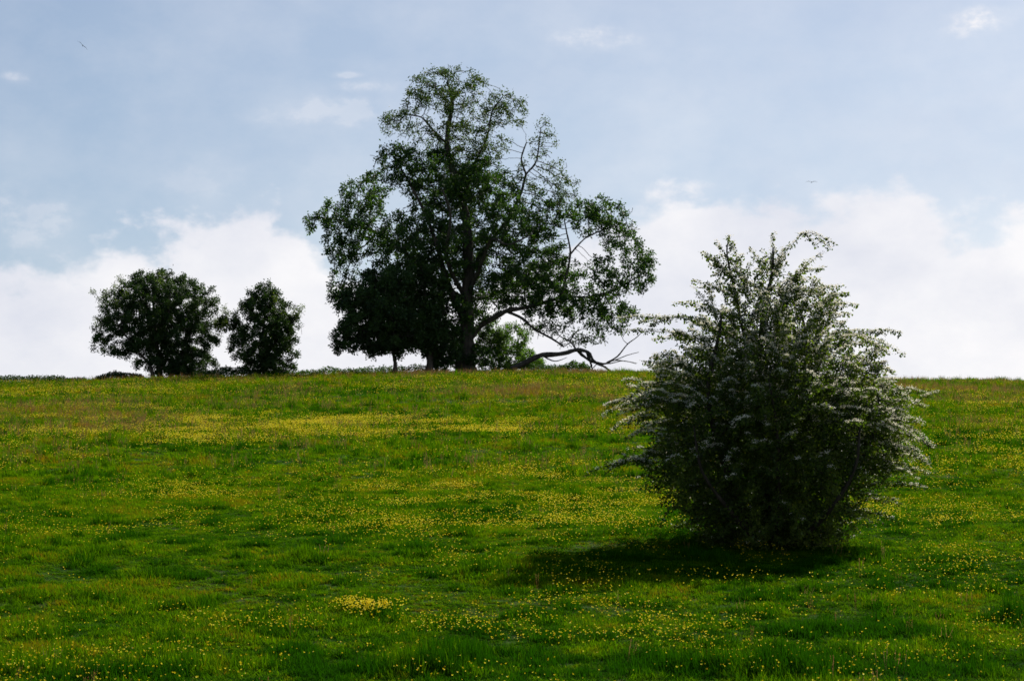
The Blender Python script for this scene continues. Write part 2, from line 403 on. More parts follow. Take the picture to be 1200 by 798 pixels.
def colonize(seed_pts, seed_par, A, step, infl, kill, r, iters=120, trop=(0, 0, .05), jit=.12, maxn=30000):
    """space colonisation: branches reach for the attraction points"""
    P = [np.array(p, float) for p in seed_pts]; par = list(seed_par)
    A = A.copy(); alive = np.ones(len(A), bool)
    nd = np.full(len(A), 1e9); ni = np.zeros(len(A), int)
    def upd(new, base):
        for s in range(0, len(new), 400):
            C = np.array(new[s:s + 400]); ia = np.nonzero(alive)[0]
            if not len(ia): return
            d = np.sqrt(((A[ia][:, None] - C[None]) ** 2).sum(-1)); j = d.argmin(1); dm = d[np.arange(len(ia)), j]
            b = dm < nd[ia]; nd[ia[b]] = dm[b]; ni[ia[b]] = base + s + j[b]
    upd(P, 0); trop = np.array(trop); grown = {}
    for it in range(iters):
        act = alive & (nd < infl)
        ia = np.nonzero(act)[0]
        if not len(ia): 
            infl *= 1.3
            if infl > 12: break
            continue
        nodes, inv = np.unique(ni[ia], return_inverse=True)
        PP = np.array(P); D = A[ia] - PP[ni[ia]]; D /= np.linalg.norm(D, axis=1)[:, None] + 1e-9
        acc = np.zeros((len(nodes), 3)); np.add.at(acc, inv, D)
        acc /= np.linalg.norm(acc, axis=1)[:, None] + 1e-9
        acc += trop + r.normal(0, jit, acc.shape); acc /= np.linalg.norm(acc, axis=1)[:, None] + 1e-9
        new = []
        base = len(P)
        for k, nn in enumerate(nodes):
            c = grown.get(nn, 0)
            if c >= 3: continue
            grown[nn] = c + 1
            q = PP[nn] + acc[k] * step; new.append(q); par.append(int(nn))
        if not new:
            alive[ia] = False; continue
        P += new; upd(new, base)
        alive &= nd > kill
        # attractors whose nearest node is exhausted are dropped
        ex = np.array([grown.get(int(q), 0) >= 3 for q in ni]); alive &= ~(ex & (nd < infl * .8))
        if len(P) > maxn or not alive.any(): break
    return np.array(P), np.array(par)
def pipe_radii(P, par, tip, expo=2.4, nseed_r=None):
    n = len(P); acc = np.zeros(n)
    child = np.zeros(n, int)
    for i in range(n):
        if par[i] >= 0: child[par[i]] += 1
    rad = np.zeros(n)
    for i in range(n - 1, -1, -1):
        rad[i] = (acc[i] if acc[i] > 0 else tip ** expo)
        if par[i] >= 0: acc[par[i]] += rad[i]
    return rad ** (1 / expo), child
def leaf_mesh(name, C, length, width, mat, r, up=.35, axis=None, varf=None, droop=0.):
    n = len(C)
    d = r.normal(size=(n, 3)) if axis is None else axis + r.normal(0, .55, (n, 3))
    d[:, 2] -= droop
    d /= np.linalg.norm(d, axis=1)[:, None] + 1e-9
    nn = r.normal(size=(n, 3)); nn[:, 2] = np.abs(nn[:, 2]) + up
    s = np.cross(d, nn); s /= np.linalg.norm(s, axis=1)[:, None] + 1e-9
    L = (length * r.uniform(.65, 1.25, n))[:, None]; W = (width * r.uniform(.7, 1.25, n))[:, None]
    fold = np.cross(s, d) * W * .22
    V = np.stack([C, C + d * L * .5 + s * W * .5 + fold, C + d * L, C + d * L * .5 - s * W * .5 + fold], 1).reshape(-1, 3)
    b = (np.arange(n) * 4)[:, None]
    F3 = np.concatenate([b + np.array([[0, 1, 2]]), b + np.array([[0, 2, 3]])], 1).reshape(-1, 3)
    var = r.uniform(0, 1, n) if varf is None else np.clip(varf + r.normal(0, .2, n), 0, 1)
    return np_mesh(name, V, [F3], mat, attr={'var': ('FACE', np.repeat(var, 2))})

def seeds_from_lines(lines, step):
    """hand placed limbs -> skeleton nodes; each line: (points, r0, r1, parent line index or None)"""
    P, par = [], []; first = {}; spans = []
    for li, (pts, r0, r1, pl) in enumerate(lines):
        if pl is None: prev = -1
        else:
            s, e = spans[pl]; d = [(Vector(P[k]) - Vector(pts[0])).length for k in range(s, e)]
            prev = s + int(np.argmin(d))
        s0 = len(P)
        for a, b in zip(pts[:-1], pts[1:]):
            m = max(1, int((Vector(b) - Vector(a)).length / step))
            for k in range(m):
                P.append(tuple(Vector(a).lerp(Vector(b), k / m))); par.append(prev); prev = len(P) - 1
        P.append(tuple(pts[-1])); par.append(prev); spans.append((s0, len(P)))
    return P, par, spans

# ------------------------------------------------------------------ trees on the crest
def crest_tree(name, label, cat, base_px, Y, lines, blobs, step, infl, kill, leaf, seed, tip=.006, group=None, ysq=.9,
               jit=.14, trop=(0, 0, .05), per=10, spread=.22, leafmats=None, partname='limb', bark=None, uprate=.35, thin=None, flat=None, maxrad=.05):
    """lines in photo pixels: ([(px,py,depth m)..], r0, r1, parent); blobs: (px,py,rx,ry,depth centre,depth radius,count,leaf weight)"""
    r = np.random.default_rng(seed); bark = bark or M_BARK
    k = Y / F
    bx = at(base_px[0], base_px[1], Y); gz = float(H(bx.x, Y))
    root = empty(name, (bx.x, Y, gz), label, cat, group)
    O = Vector((bx.x, Y, gz))
    def loc(px, py, dy): 
        p = at(px, py, Y); return Vector((p.x, Y + dy, p.z)) - O
    LL = [([loc(*p) for p in pts], r0, r1, pl) for pts, r0, r1, pl in lines]
    for j, (pts, r0, r1, pl) in enumerate(LL):
        if pl is None: pts[0].z = min(pts[0].z, -.1)
    BB = [(loc(b[0], b[1], b[4]), b[2] * k, b[5], b[3] * k, b[6]) for b in blobs]
    BB = [(b[0], b[1], b[2], b[3], int(b[4] * 1.5)) for b in BB]; A = blob_points(BB, r)
    SP, SPar, spans = seeds_from_lines(LL, step)
    P, par = colonize(SP, SPar, A, step, infl, kill, r, jit=jit, trop=trop)
    rad, child = pipe_radii(P, par, tip)
    # limbs as parts
    for j, (pts, r0, r1, pl) in enumerate(LL):
        m = len(pts); rr = [r0 + (r1 - r0) * (i / (m - 1)) ** .8 for i in range(m)]
        if pl is None: rr[0] *= 1.35
        v, f = tube(pts, rr, 10 if pl is None else 7, .05, seed + j)
        link('trunk' if pl is None else partname, np_mesh('limb', v, f, bark, True), root)
    ns = len(SP); roots_ = np.nonzero(par[:ns] < 0)[0]; par[roots_[1:]] = roots_[0]
    i = np.arange(1, len(P)); pr = par[i]
    rr = np.minimum(rad, maxrad); rr[:ns] = np.minimum(rr[:ns], tip * 1.5)
    v, f = frusta(P[pr], P[i], np.minimum(rr[pr], rr[i] * 1.6), rr[i], 4)
    link('branches', np_mesh('branches', v, f, bark), root)
    # leaves on the thin outer wood
    w = np.zeros(len(P))
    for b, (c, rx, ry, rz, n) in zip(blobs, BB):
        q = (((P - np.array(c)) / np.array([rx * 1.12, ry * 1.12, rz * 1.12])) ** 2).sum(1)
        w = np.maximum(w, np.where(q < 1.1, b[7], 0))
    thinwood = (rad < tip * 4.2) & (np.arange(len(P)) >= ns)
    clumped = r.uniform(0, 1, len(P)); cf = .38
    for mi, (mat, sel, ln, wd, perm) in enumerate(leaf):
        ww = w * sel(w) 
        cnt = r.poisson(np.where(thinwood & (clumped < cf), per * perm * ww / cf, 0) * np.where(child == 0, 1.4, 1))
        idx = np.repeat(np.arange(len(P)), cnt)
        if not len(idx): continue
        C = P[idx] + r.normal(0, spread * .42, (len(idx), 3)) 
        ax = r.normal(size=(len(idx), 3)) * .6 + (C - P[idx]) / (spread + 1e-6) * 1.2
        clump = r.uniform(0, 1, len(P))[idx]
        me = leaf_mesh('leaves', C, ln, wd, mat, r, uprate, ax, clump)
        link('crown', me, root)
    print(name, 'nodes', len(P), 'leaves', len(idx))
    return root

YB = 131.0
# --- the big tree, main trunk at px 545
lines = [
    ([(544, 440, 0), (545, 405, 0), (543, 360, 0), (547, 310, .2), (546, 262, .3), (536, 215, .3), (524, 168, .2), (530, 122, .2), (524, 95, .1)], .50, .05, None),
    ([(547, 402, 0), (563, 383, -.2), (581, 373, -.5), (594, 366, -.8), (611, 364, -1.0), (638, 357, -1.1), (655, 350, -1.2), (664, 322, -1.0), (668, 298, -.8), (664, 276, -.6), (661, 258, -.4)], .19, .03, 0),
    ([(667, 302, -.8), (684, 283, -.8), (706, 273, -1.1), (733, 266, -1.3)], .05, .02, 1),
    ([(655, 350, -1.2), (690, 352, -1.5), (722, 344, -1.9), (752, 326, -2.2)], .055, .02, 1),
    ([(594, 367, -.8), (611, 376, -1.2), (627, 390, -1.5), (645, 400, -1.7), (660, 411, -1.9)], .09, .05, 1),
    ([(548, 325, .2), (570, 288, .6), (597, 252, .9), (611, 222, 1.0), (617, 201, 1.0), (629, 184, 1.1), (634, 146, 1.0)], .15, .025, 0),
    ([(617, 201, 1.0), (611, 183, .8), (617, 165, .6)], .07, .03, 5),
    ([(541, 235, .3), (559, 188, -.4), (571, 165, -.6), (577, 135, -.8), (590, 116, -.8)], .10, .02, 0),
    ([(520, 165, .2), (505, 149, .4), (493, 135, .6), (470, 130, .8)], .08, .025, 0),
    ([(542, 372, 0), (524, 330, -.9), (513, 291, -1.3), (502, 260, -1.6), (482, 222, -1.8), (464, 192, -1.9)], .20, .04, 0),
    ([(513, 291, -1.3), (521, 268, -1.0), (530, 246, -.9)], .08, .03, 9),
    ([(541, 350, 0), (506, 322, .8), (470, 288, 1.4), (430, 262, 1.8), (390, 250, 2.0), (360, 248, 2.0)], .20, .03, 0),
    ([(548, 350, 0), (566, 310, -1.4), (577, 288, -2.2), (596, 296, -2.8), (622, 285, -3.0)], .14, .03, 0),
    ([(545, 330, 0), (552, 290, 1.8), (548, 250, 3.2), (560, 220, 3.8)], .16, .04, 0),
    ([(543, 345, 0), (525, 310, -2.0), (530, 265, -3.4), (520, 235, -3.8)], .15, .04, 0),
    ([(543, 350, 0), (565, 345, 2.0), (600, 325, 3.4), (640, 310, 4.0)], .14, .04, 0),
]
#        px   py  rx  ry  dc   dr   n   leaf
blobs = [
    (524, 108, 50, 32, 0, 1.9, 420, .55), (470, 140, 30, 20, .8, 1.1, 150, .55), (590, 130, 28, 26, -.6, 1.3, 180, .52), (550, 165, 45, 36, 0, 2.2, 360, .55),
    (500, 165, 30, 20, 0, 1.3, 90, .5),
    (660, 245, 30, 26, 0, 1.6, 80, .6), (632, 280, 22, 24, 0, 2.0, 70, .7), (394, 285, 20, 20, 1, 1.3, 40, .8), (398, 335, 18, 26, .5, 1.3, 60, .9),
    (638, 165, 17, 32, 1, .9, 110, .4), (655, 215, 24, 32, 1, 1.1, 150, .52), (618, 215, 22, 30, .8, 1.3, 80, .6),
    (470, 200, 36, 28, -1.5, 2.0, 260, .95), (515, 215, 42, 36, 0, 3.2, 440, 1.15), (565, 225, 40, 36, .5, 3.2, 390, 1.05), (425, 225, 32, 26, .8, 1.8, 170, .9),
    (395, 250, 34, 20, 1.5, 1.4, 150, 1.0), (362, 255, 16, 12, 2, .9, 45, .9), (430, 275, 46, 28, .8, 2.5, 260, .8), (405, 300, 24, 20, .6, 1.4, 90, 1.0),
    (485, 285, 46, 42, 0, 3.6, 480, .95), (540, 290, 40, 42, .5, 3.9, 390, 1.05), (600, 265, 36, 32, 0, 3.0, 270, 1.2), (635, 250, 24, 22, .5, 1.8, 90, .8),
    (610, 325, 36, 34, 0, 3.3, 260, 1.2), (640, 315, 30, 30, 0, 2.5, 160, 1.0), (560, 350, 30, 36, 1, 3.0, 150, .9), (468, 335, 44, 34, 0, 3, 240, .85),
    (700, 256, 40, 20, -1, 1.9, 170, 1.1), (730, 285, 26, 26, -1.2, 1.6, 140, 1.0), (748, 322, 20, 28, -2, 1.3, 110, 1.0), (712, 330, 34, 26, -1.5, 1.9, 150, .85),
    (680, 362, 52, 22, -1, 2.2, 210, 1.15), (655, 335, 26, 24, -1, 1.9, 100, 1.1), (725, 372, 22, 14, -1.5, 1.1, 60, .8), (635, 362, 24, 16, -1, 1.5, 60, 1.0),
    (515, 385, 26, 38, .5, 2.0, 200, 1.1), (527, 412, 18, 24, -.8, 1.2, 160, 1.3), (558, 420, 18, 15, -.5, 1.0, 90, 1.1), (545, 375, 26, 30, -1.0, 1.2, 120, 1.0), (585, 345, 20, 16, 1, 1.2, 60, .7), (575, 392, 20, 14, 1, 1.0, 60, .5), (625, 392, 16, 10, 0, .8, 30, .35), (700, 392, 34, 14, -1.5, 1.2, 90, .65), (645, 382, 26, 12, -1.2, 1.0, 60, .65), (672, 405, 22, 8, -1.6, .8, 30, .3),
]
crest_tree('broadleaf_tree', 'tallest spreading tree on the hill crest with airy top and long leafy right limb', 'tree', (544, 436), YB, lines, blobs, .24, 1.7, .36,
           [(M_TOPLEAF, lambda w: w < .64, .125, .075, 1.6), (M_OAKLEAF, lambda w: w >= .64, .155, .095, 1.0)], 3, tip=.012, per=15.5, spread=.25, maxrad=.09)

# --- second trunk at px 502, leafy to the ground
lines = [([(502, 441, 0), (503, 410, 0), (500, 375, .2), (497, 340, .3), (492, 300, .4)], .20, .06, None),
         ([(502, 395, 0), (482, 365, -.8), (470, 340, -1.2)], .10, .03, 0), ([(501, 390, 0), (520, 365, .8), (528, 335, 1.2)], .10, .03, 0)]
blobs = [(497, 335, 34, 38, .3, 1.8, 250, 1.0), (500, 385, 32, 34, 0, 1.6, 380, 1.4), (522, 405, 20, 28, .3, 1.1, 170, 1.3), (480, 370, 24, 36, 0, 1.4, 200, 1.3)]
crest_tree('understorey_tree', 'slender dark tree growing close against the left side of the tallest tree', 'tree', (502, 436), YB - 2.2, lines, blobs, .22, 1.3, .34,
           [(M_DARKLEAF, lambda w: w > 0, .17, .10, 1.0)], 13, tip=.010, per=21, spread=.25)

# --- small dark tree with thin bare trunk at px 463
lines = [([(463, 441, 0), (463, 425, 0), (460, 405, 0), (455, 375, .1), (448, 345, .2)], .13, .04, None),
         ([(461, 412, 0), (440, 395, -.5), (415, 385, -.8)], .07, .025, 0), ([(460, 408, 0), (480, 390, .6), (490, 370, .9)], .06, .02, 0),
         ([(459, 400, 0), (450, 385, 1.2), (440, 370, 1.8)], .06, .02, 0), ([(459, 400, 0), (462, 380, -1.2), (450, 360, -1.8)], .06, .02, 0)]
blobs = [(440, 365, 44, 38, 0, 2.1, 620, 1.3), (416, 392, 26, 20, 0, 1.4, 230, 1.2), (470, 392, 30, 24, 0, 1.6, 260, 1.3), (440, 405, 36, 11, 0, 1.5, 200, 1.2), (400, 350, 14, 14, 0, .8, 50, 1.0),
         (450, 330, 30, 16, 0, 1.4, 150, 1.2), (396, 410, 10, 7, 0, .6, 25, 1.0)]
crest_tree('small_tree', 'small dark dense tree on a thin bare trunk, left end of the tall tree group', 'tree', (463, 436), YB - 3.6, lines, blobs, .2, 1.2, .30,
           [(M_DARKLEAF, lambda w: w > 0, .15, .09, 1.0)], 23, tip=.009, per=24, spread=.25)

# --- the two rounded trees to the left
lines = [([(188, 447, 0), (187, 425, 0), (183, 400, 0), (180, 370, .2), (178, 340, .2)], .16, .05, None),
         ([(183, 446, -.3), (176, 428, -.5), (164, 414, -.7), (150, 395, -.9), (140, 380, -1)], .10, .03, None),
         ([(195, 447, .3), (206, 425, .4), (216, 400, .5), (225, 370, .7)], .13, .04, None),
         ([(187, 415, 0), (180, 390, 1.2), (190, 360, 1.8)], .08, .03, 0), ([(187, 415, 0), (200, 385, -1.2), (205, 355, -1.8)], .08, .03, 0)]
blobs = [(183, 352, 46, 30, 0, 2.2, 520, 1.2), (150, 370, 30, 26, 0, 1.7, 260, 1.2), (220, 360, 34, 30, 0, 1.9, 320, 1.1), (180, 390, 60, 30, 0, 2.4, 620, 1.3),
         (130, 405, 24, 16, 0, 1.2, 130, 1.1), (222, 402, 30, 30, 0, 1.6, 300, 1.15), (205, 428, 34, 15, 0, 1.6, 330, 1.5), (120, 395, 12, 12, 0, .8, 40, 1.0), (185, 330, 40, 13, 0, 1.5, 130, .8), (182, 355, 70, 36, 0, 3.0, 150, .6), (212, 424, 42, 18, 0, 1.7, 220, 1.4), (165, 410, 26, 18, 0, 1.4, 120, 1.2), (122, 372, 16, 24, 0, .9, 40, .6), (248, 388, 12, 22, 0, .8, 45, .7), (170, 324, 14, 8, 0, .6, 20, .6), (112, 410, 8, 12, 0, .5, 18, .7),
         (245, 355, 13, 20, 0, .8, 50, .8), (130, 350, 14, 12, 0, .8, 40, .8)]
crest_tree('hawthorn_tree', 'wide rounded dark tree at the left end of the crest, leafy almost to the ground', 'tree', (188, 443), YB, lines, blobs, .19, 1.1, .28,
           [(M_DARKLEAF, lambda w: w >= 1, .11, .065, 1.0), (M_THORNLEAF, lambda w: w < 1, .10, .06, 1.0)], 33, tip=.008, per=28, spread=.21)
lines = [([(310, 445, 0), (311, 420, 0), (309, 395, 0), (311, 365, 0), (311, 345, 0)], .14, .04, None),
         ([(310, 425, 0), (298, 400, .3), (284, 386, .4), (268, 378, .4)], .07, .02, 0), ([(310, 420, 0), (325, 400, -.3), (336, 385, -.5)], .07, .02, 0)]
blobs = [(310, 358, 26, 22, 0, 1.3, 210, 1.1), (312, 385, 36, 24, 0, 1.7, 340, 1.3), (334, 400, 18, 22, 0, 1.1, 150, 1.1), (305, 412, 34, 22, 0, 1.6, 360, 1.3), (272, 378, 14, 9, .3, .7, 70, 1.1), (278, 398, 12, 12, .2, .7, 50, .9),
         (314, 430, 30, 11, 0, 1.4, 260, 1.5), (310, 340, 14, 10, 0, .7, 40, .8), (308, 380, 48, 46, 0, 2.2, 130, .55), (262, 376, 12, 12, .2, .6, 50, .9), (346, 385, 10, 24, 0, .7, 45, .7)]
crest_tree('hawthorn_tree', 'smaller dark bushy tree with a pointed top, just right of the wide rounded tree', 'tree', (310, 441), YB, lines, blobs, .18, 1.0, .27,
           [(M_DARKLEAF, lambda w: w >= 1, .11, .07, 1.0), (M_THORNLEAF, lambda w: w < 1, .10, .06, 1.0)], 43, tip=.008, per=28, spread=.21)

# --- pale shrub at the foot of the big tree
lines = [([(585, 440, 0), (584, 420, 0), (583, 400, 0), (590, 385, 0)], .06, .02, None), ([(588, 440, .2), (600, 418, .2), (612, 402, .2)], .05, .02, None),
         ([(600, 438, -.2), (580, 420, -.4), (570, 400, -.5)], .05, .02, None)]
blobs = [(592, 400, 30, 22, 0, 1.4, 260, 1.0), (606, 422, 28, 14, 0, 1.3, 300, 1.3), (572, 414, 18, 18, 0, 1.0, 120, .9), (585, 428, 26, 9, 0, 1.1, 160, 1.3), (575, 385, 12, 12, 0, .6, 40, .6)]
crest_tree('shrub', 'light green shrub at the foot of the tallest tree', 'shrub', (592, 435), YB + 2.0, lines, blobs, .17, 1.0, .26,
           [(M_SHRUB, lambda w: w > 0, .12, .07, 1.0)], 53, tip=.007, per=20, spread=.22, partname='stem')

# --- fallen, still branched trunk lying on the crest
def fallen_trunk():
    Y = YB - 3.4
    o = at(620, 426, Y); gz = float(H(o.x, Y)); O = Vector((o.x, Y, gz))
    root = empty('fallen_trunk', O, 'bare dark fallen trunk propped on its forked branches right of the shrub', 'fallen trunk')
    L = lambda q: [at(px, py, Y) + Vector((0, dy, 0)) - O for px, py, dy in q]
    v, f = tube(L([(600, 432, .4), (618, 424, .1), (634, 417, 0), (660, 414, 0), (676, 410, 0), (688, 413, 0), (696, 424, -.1), (709, 431, -.2), (720, 439, -.3)]), [.15, .13, .14, .11, .10, .08, .075, .06, .035], 9, .1, 4)
    link('trunk', np_mesh('trunk', v, f, M_BARK, True), root)
    for k, (q, r0) in enumerate([([(688, 413, 0), (692, 424, .2), (694, 431, .3), (698, 439, .4)], .09), ([(676, 410, 0), (690, 421, .5), (707, 425, .7), (722, 420, .9), (748, 423, 1.1)], .09),
                   ([(712, 423, .8), (724, 416, .7), (736, 402, .5), (747, 394, .4), (757, 384, .3)], .05), ([(676, 411, 0), (668, 400, .2), (655, 392, .3), (650, 378, .4)], .06),
                   ([(668, 400, .2), (676, 388, .1), (690, 384, .1)], .035), ([(722, 420, .9), (736, 414, 1.0), (750, 410, 1.1)], .03), ([(700, 425, .6), (694, 432, .2), (688, 440, .1)], .03),
                   ([(636, 417, 0), (650, 424, -.3), (664, 420, -.5)], .05), ([(736, 402, .5), (730, 395, .5), (736, 386, .4)], .02),
                   ([(697, 424, 0), (712, 427, -.3), (730, 424, -.5), (745, 428, -.6)], .035)]):
        v, f = tube(L(q), np.linspace(r0, .012, len(q)), 6, .08, 60 + k)
        link('branch', np_mesh('branch', v, f, M_BARK, True), root)
fallen_trunk()

# ------------------------------------------------------------------ low scrub along the crest
def scrub(name, label, cat, x0, x1, top, Y, mat, seed, depth=.8, dens=260, leafsz=.11, group=None):
    """top: list of (px, py) outline the tops of the leafy mound reach"""
    r = np.random.default_rng(seed)
    tx = np.array([t[0] for t in top], float); ty = np.array([t[1] for t in top], float)
    c = at((x0 + x1) / 2, 440, Y); O = Vector((c.x, Y, float(H(c.x, Y))))
    root = empty(name, O, label, cat, group)
    n = int((x1 - x0) * Y / F * dens)
    px = r.uniform(x0, x1, n); X = (px - 600) / F * Y
    zt = np.array([at(a, b, Y).z for a, b in zip(px, np.interp(px, tx, ty))]); zg = H(X, np.full(n, Y))
    hgt = (np.maximum(zt - zg, .12) + .27) * (0.8 + .35 * fbm(px / 7, px * 0, seed, 3))
    a = r.uniform(-1, 1, n); b = np.sqrt(1 - a * a) * r.uniform(.25, 1, n) ** .5
    C = np.stack([X, Y + a * depth, zg + b * hgt - .05], 1) - np.array(O)
    link('foliage', leaf_mesh('foliage', C, leafsz, leafsz * .6, mat, r, .4), root)
scrub('hedgerow', 'long low dark hedge along the far left skyline', 'hedge', -40, 98, [(-40, 443), (0, 444), (20, 445.5), (60, 445), (80, 447), (98, 449)], YB, M_DARKLEAF, 71, .9, 650)
scrub('bramble_mound', 'low dark bramble mound left of the wide rounded tree', 'bramble', 112, 166, [(112, 448), (125, 441), (140, 439.5), (152, 441), (158, 442), (166, 445)], YB - 1, M_DARKLEAF, 72, .9, 1100)
scrub('bramble_mound', 'low dark bramble bank between the two rounded trees', 'bramble', 226, 296, [(226, 441), (240, 437), (255, 436), (270, 434.5), (285, 436), (296, 439)], YB - .5, M_DARKLEAF, 73, .9, 1100)
scrub('weed_bank', 'strip of tall weeds on the skyline between the rounded trees and the tall group', 'weeds', 330, 425, [(330, 440), (350, 439), (372, 437), (385, 434.5), (400, 436), (425, 436)], YB, M_OAKLEAF, 74, .7, 500)
scrub('nettle_patch', 'low green nettle patch under the dark trees left of the main trunk', 'nettles', 425, 500, [(425, 435), (450, 434), (470, 433), (500, 432)], YB, M_OAKLEAF, 75, .7, 400)
scrub('low_shrub', 'small dark green rounded shrub under the end of the fallen trunk', 'shrub', 655, 692, [(655, 436), (662, 431), (674, 428), (684, 430), (692, 435)], YB + 1, M_OAKLEAF, 76, .8, 1100)
scrub('low_shrub', 'low green growth at the root end of the fallen trunk', 'shrub', 620, 662, [(620, 429), (635, 431), (650, 432.5), (662, 434)], YB + 1, M_OAKLEAF, 77, .8, 750)

# ------------------------------------------------------------------ flowering hawthorn in the foreground
def hawthorn():
    r = np.random.default_rng(90); Y = 32.8; k = Y / F
    b = at(915, 648, Y); O = Vector((b.x, Y, float(H(b.x, Y))))
    print('hawthorn base', O, 'pixel z', b.z)
    root = empty('flowering_hawthorn', O, 'big hawthorn bush covered in white blossom sprays, standing alone on the slope', 'bush')
    def loc(px, py, dy=0.):
        p = at(px, py, Y); return Vector((p.x, Y + dy, p.z)) - O
    lines = [([(908, 655, 0), (900, 600, 0), (893, 520, .1), (888, 440, .1), (895, 370, .1), (904, 322, 0), (906, 290, 0)], .075, .010, None),
             ([(912, 655, .1), (925, 590, .3), (945, 510, .4), (955, 440, .5), (950, 390, .5), (940, 350, .4)], .06, .010, None),
             ([(902, 655, -.1), (870, 600, -.4), (840, 530, -.6), (825, 460, -.7), (838, 400, -.6), (842, 370, -.5)], .06, .010, None),
             ([(916, 655, 0), (960, 610, -.3), (1000, 550, -.5), (1022, 490, -.6), (1018, 450, -.5)], .05, .010, None),
             ([(898, 655, .1), (850, 610, .4), (800, 555, .6), (775, 510, .7)], .045, .010, None),
             ([(905, 655, -.1), (905, 600, -.7), (900, 520, -1.2), (890, 460, -1.3)], .05, .010, None),
             ([(908, 655, .2), (915, 590, .8), (910, 510, 1.3), (900, 450, 1.3)], .05, .010, None),
             ([(893, 440, .1), (872, 390, 0), (862, 345, 0), (852, 300, 0), (853, 284, 0)], .03, .007, 0),
             ([(912, 655, -.1), (950, 615, -.9), (985, 560, -1.3), (990, 510, -1.4)], .04, .010, None),
             ([(900, 655, -.1), (860, 615, -.8), (815, 560, -1.2), (805, 510, -1.3)], .04, .010, None)]
    LL = [([loc(*p) for p in q], a, c, d) for q, a, c, d in lines]
    for q in LL:
        if q[3] is None: q[0][0].z = -.08
    blobs = [(905, 545, 128, 60, 0, 1.45, 4200), (910, 490, 140, 50, 0, 1.5, 4200), (900, 440, 112, 46, 0, 1.25, 2600), (903, 398, 84, 42, 0, .95, 800), (900, 352, 46, 42, 0, .5, 230),
             (905, 600, 100, 40, 0, 1.2, 3200), (1005, 520, 52, 64, 0, .9, 600), (800, 475, 50, 46, 0, .8, 420), (795, 545, 40, 50, 0, .8, 360), (912, 632, 78, 20, 0, .9, 1900), (860, 330, 26, 40, 0, .35, 80), (945, 365, 34, 36, 0, .45, 120)]
    A = blob_points([(loc(x, y, dc), rx * k, dr, ry * k, n) for x, y, rx, ry, dc, dr, n in blobs], r)
    gz = H(A[:, 0] + O.x, A[:, 1] + O.y) - O.z
    A = A[A[:, 2] > gz + .02]
    SP, SPar, _ = seeds_from_lines(LL, .08)
    P, par = colonize(SP, SPar, A, .065, .42, .085, r, jit=.16, iters=90, maxn=26000)
    rad, child = pipe_radii(P, par, .0022)
    for j, (q, a, c, d) in enumerate(LL):
        v, f = tube(q, np.linspace(a, c, len(q)), 7, .06, 90 + j)
        link('stem', np_mesh('stem', v, f, M_TWIG, True), root)
    ns = len(SP); rts = np.nonzero(par[:ns] < 0)[0]; par[rts[1:]] = rts[0]
    i = np.arange(1, len(P)); rr = np.minimum(rad, .02); rr[:ns] = np.minimum(rr[:ns], .004)
    tw = [frusta(P[par[i]], P[i], np.minimum(rr[par[i]], rr[i] * 1.6), rr[i], 4)]
    thin = (rad < .010) & (np.arange(len(P)) >= ns)
    cnt = r.poisson(np.where(thin, 10 - 5 * sstep(1.2, 3.0, P[:, 2]), 0)); idx = np.repeat(np.arange(len(P)), cnt)
    LC = [P[idx] + r.normal(0, .035, (len(idx), 3))]
    # arching sprays
    ctr = np.array(loc(905, 540, 0))
    sprays = []
    tipn = np.nonzero((child == 0) & (np.arange(len(P)) >= ns))[0]
    out = P[tipn] - ctr; rel = np.linalg.norm(out / np.array([1.55, 1.5, 1.6]), axis=1)
    cand = tipn[(rel > .62)]
    wgt = .25 + 1.2 * sstep(1.2, 3.0, P[cand][:, 2]) + 1.1 * sstep(.5, 1.4, P[cand][:, 0]) * sstep(.8, 1.4, P[cand][:, 2]); wgt /= wgt.sum()
    pick = r.choice(cand, min(len(cand), 720), replace=False, p=wgt)
    for nn in pick:
        p = P[nn]; o = p - ctr; o[2] = max(o[2], -.15); o /= np.linalg.norm(o) + 1e-9
        d = o * np.array([1, 1, .8]) + r.normal(0, .28, 3) + np.array([0, 0, .32]); d /= np.linalg.norm(d)
        L = r.uniform(.22, .62) * (1.0 - .22 * (p[0] > .6)); L = min(L, max(.12, (3.75 - p[2]) * .9)); sprays.append((p, d, L, r.uniform(.5, 1.1), 1.0))
    def hand(a, c, dy0, dy1, sag=.1, dens=1.0):
        A0 = np.array(loc(*a, dy0)); B0 = np.array(loc(*c, dy1)); D = B0 - A0; L = np.linalg.norm(D)
        dd = D / L + np.array([0, 0, sag * 2]); dd /= np.linalg.norm(dd)
        sprays.append((A0, dd, L, None, dens, B0))
        for _ in range(2):                        # side shoots make each plume full
            t = r.uniform(.1, .6); a0 = A0 + (B0 - A0) * t; b0 = a0 + (B0 - A0) * r.uniform(.2, .36) + r.normal(0, .07, 3) * np.array([1, 1, .8])
            b0[2] = min(b0[2], 4.05); l2 = np.linalg.norm(b0 - a0); d2 = (b0 - a0) / l2 + np.array([0, 0, .25]); sprays.append((a0, d2 / np.linalg.norm(d2), l2, None, dens, b0))
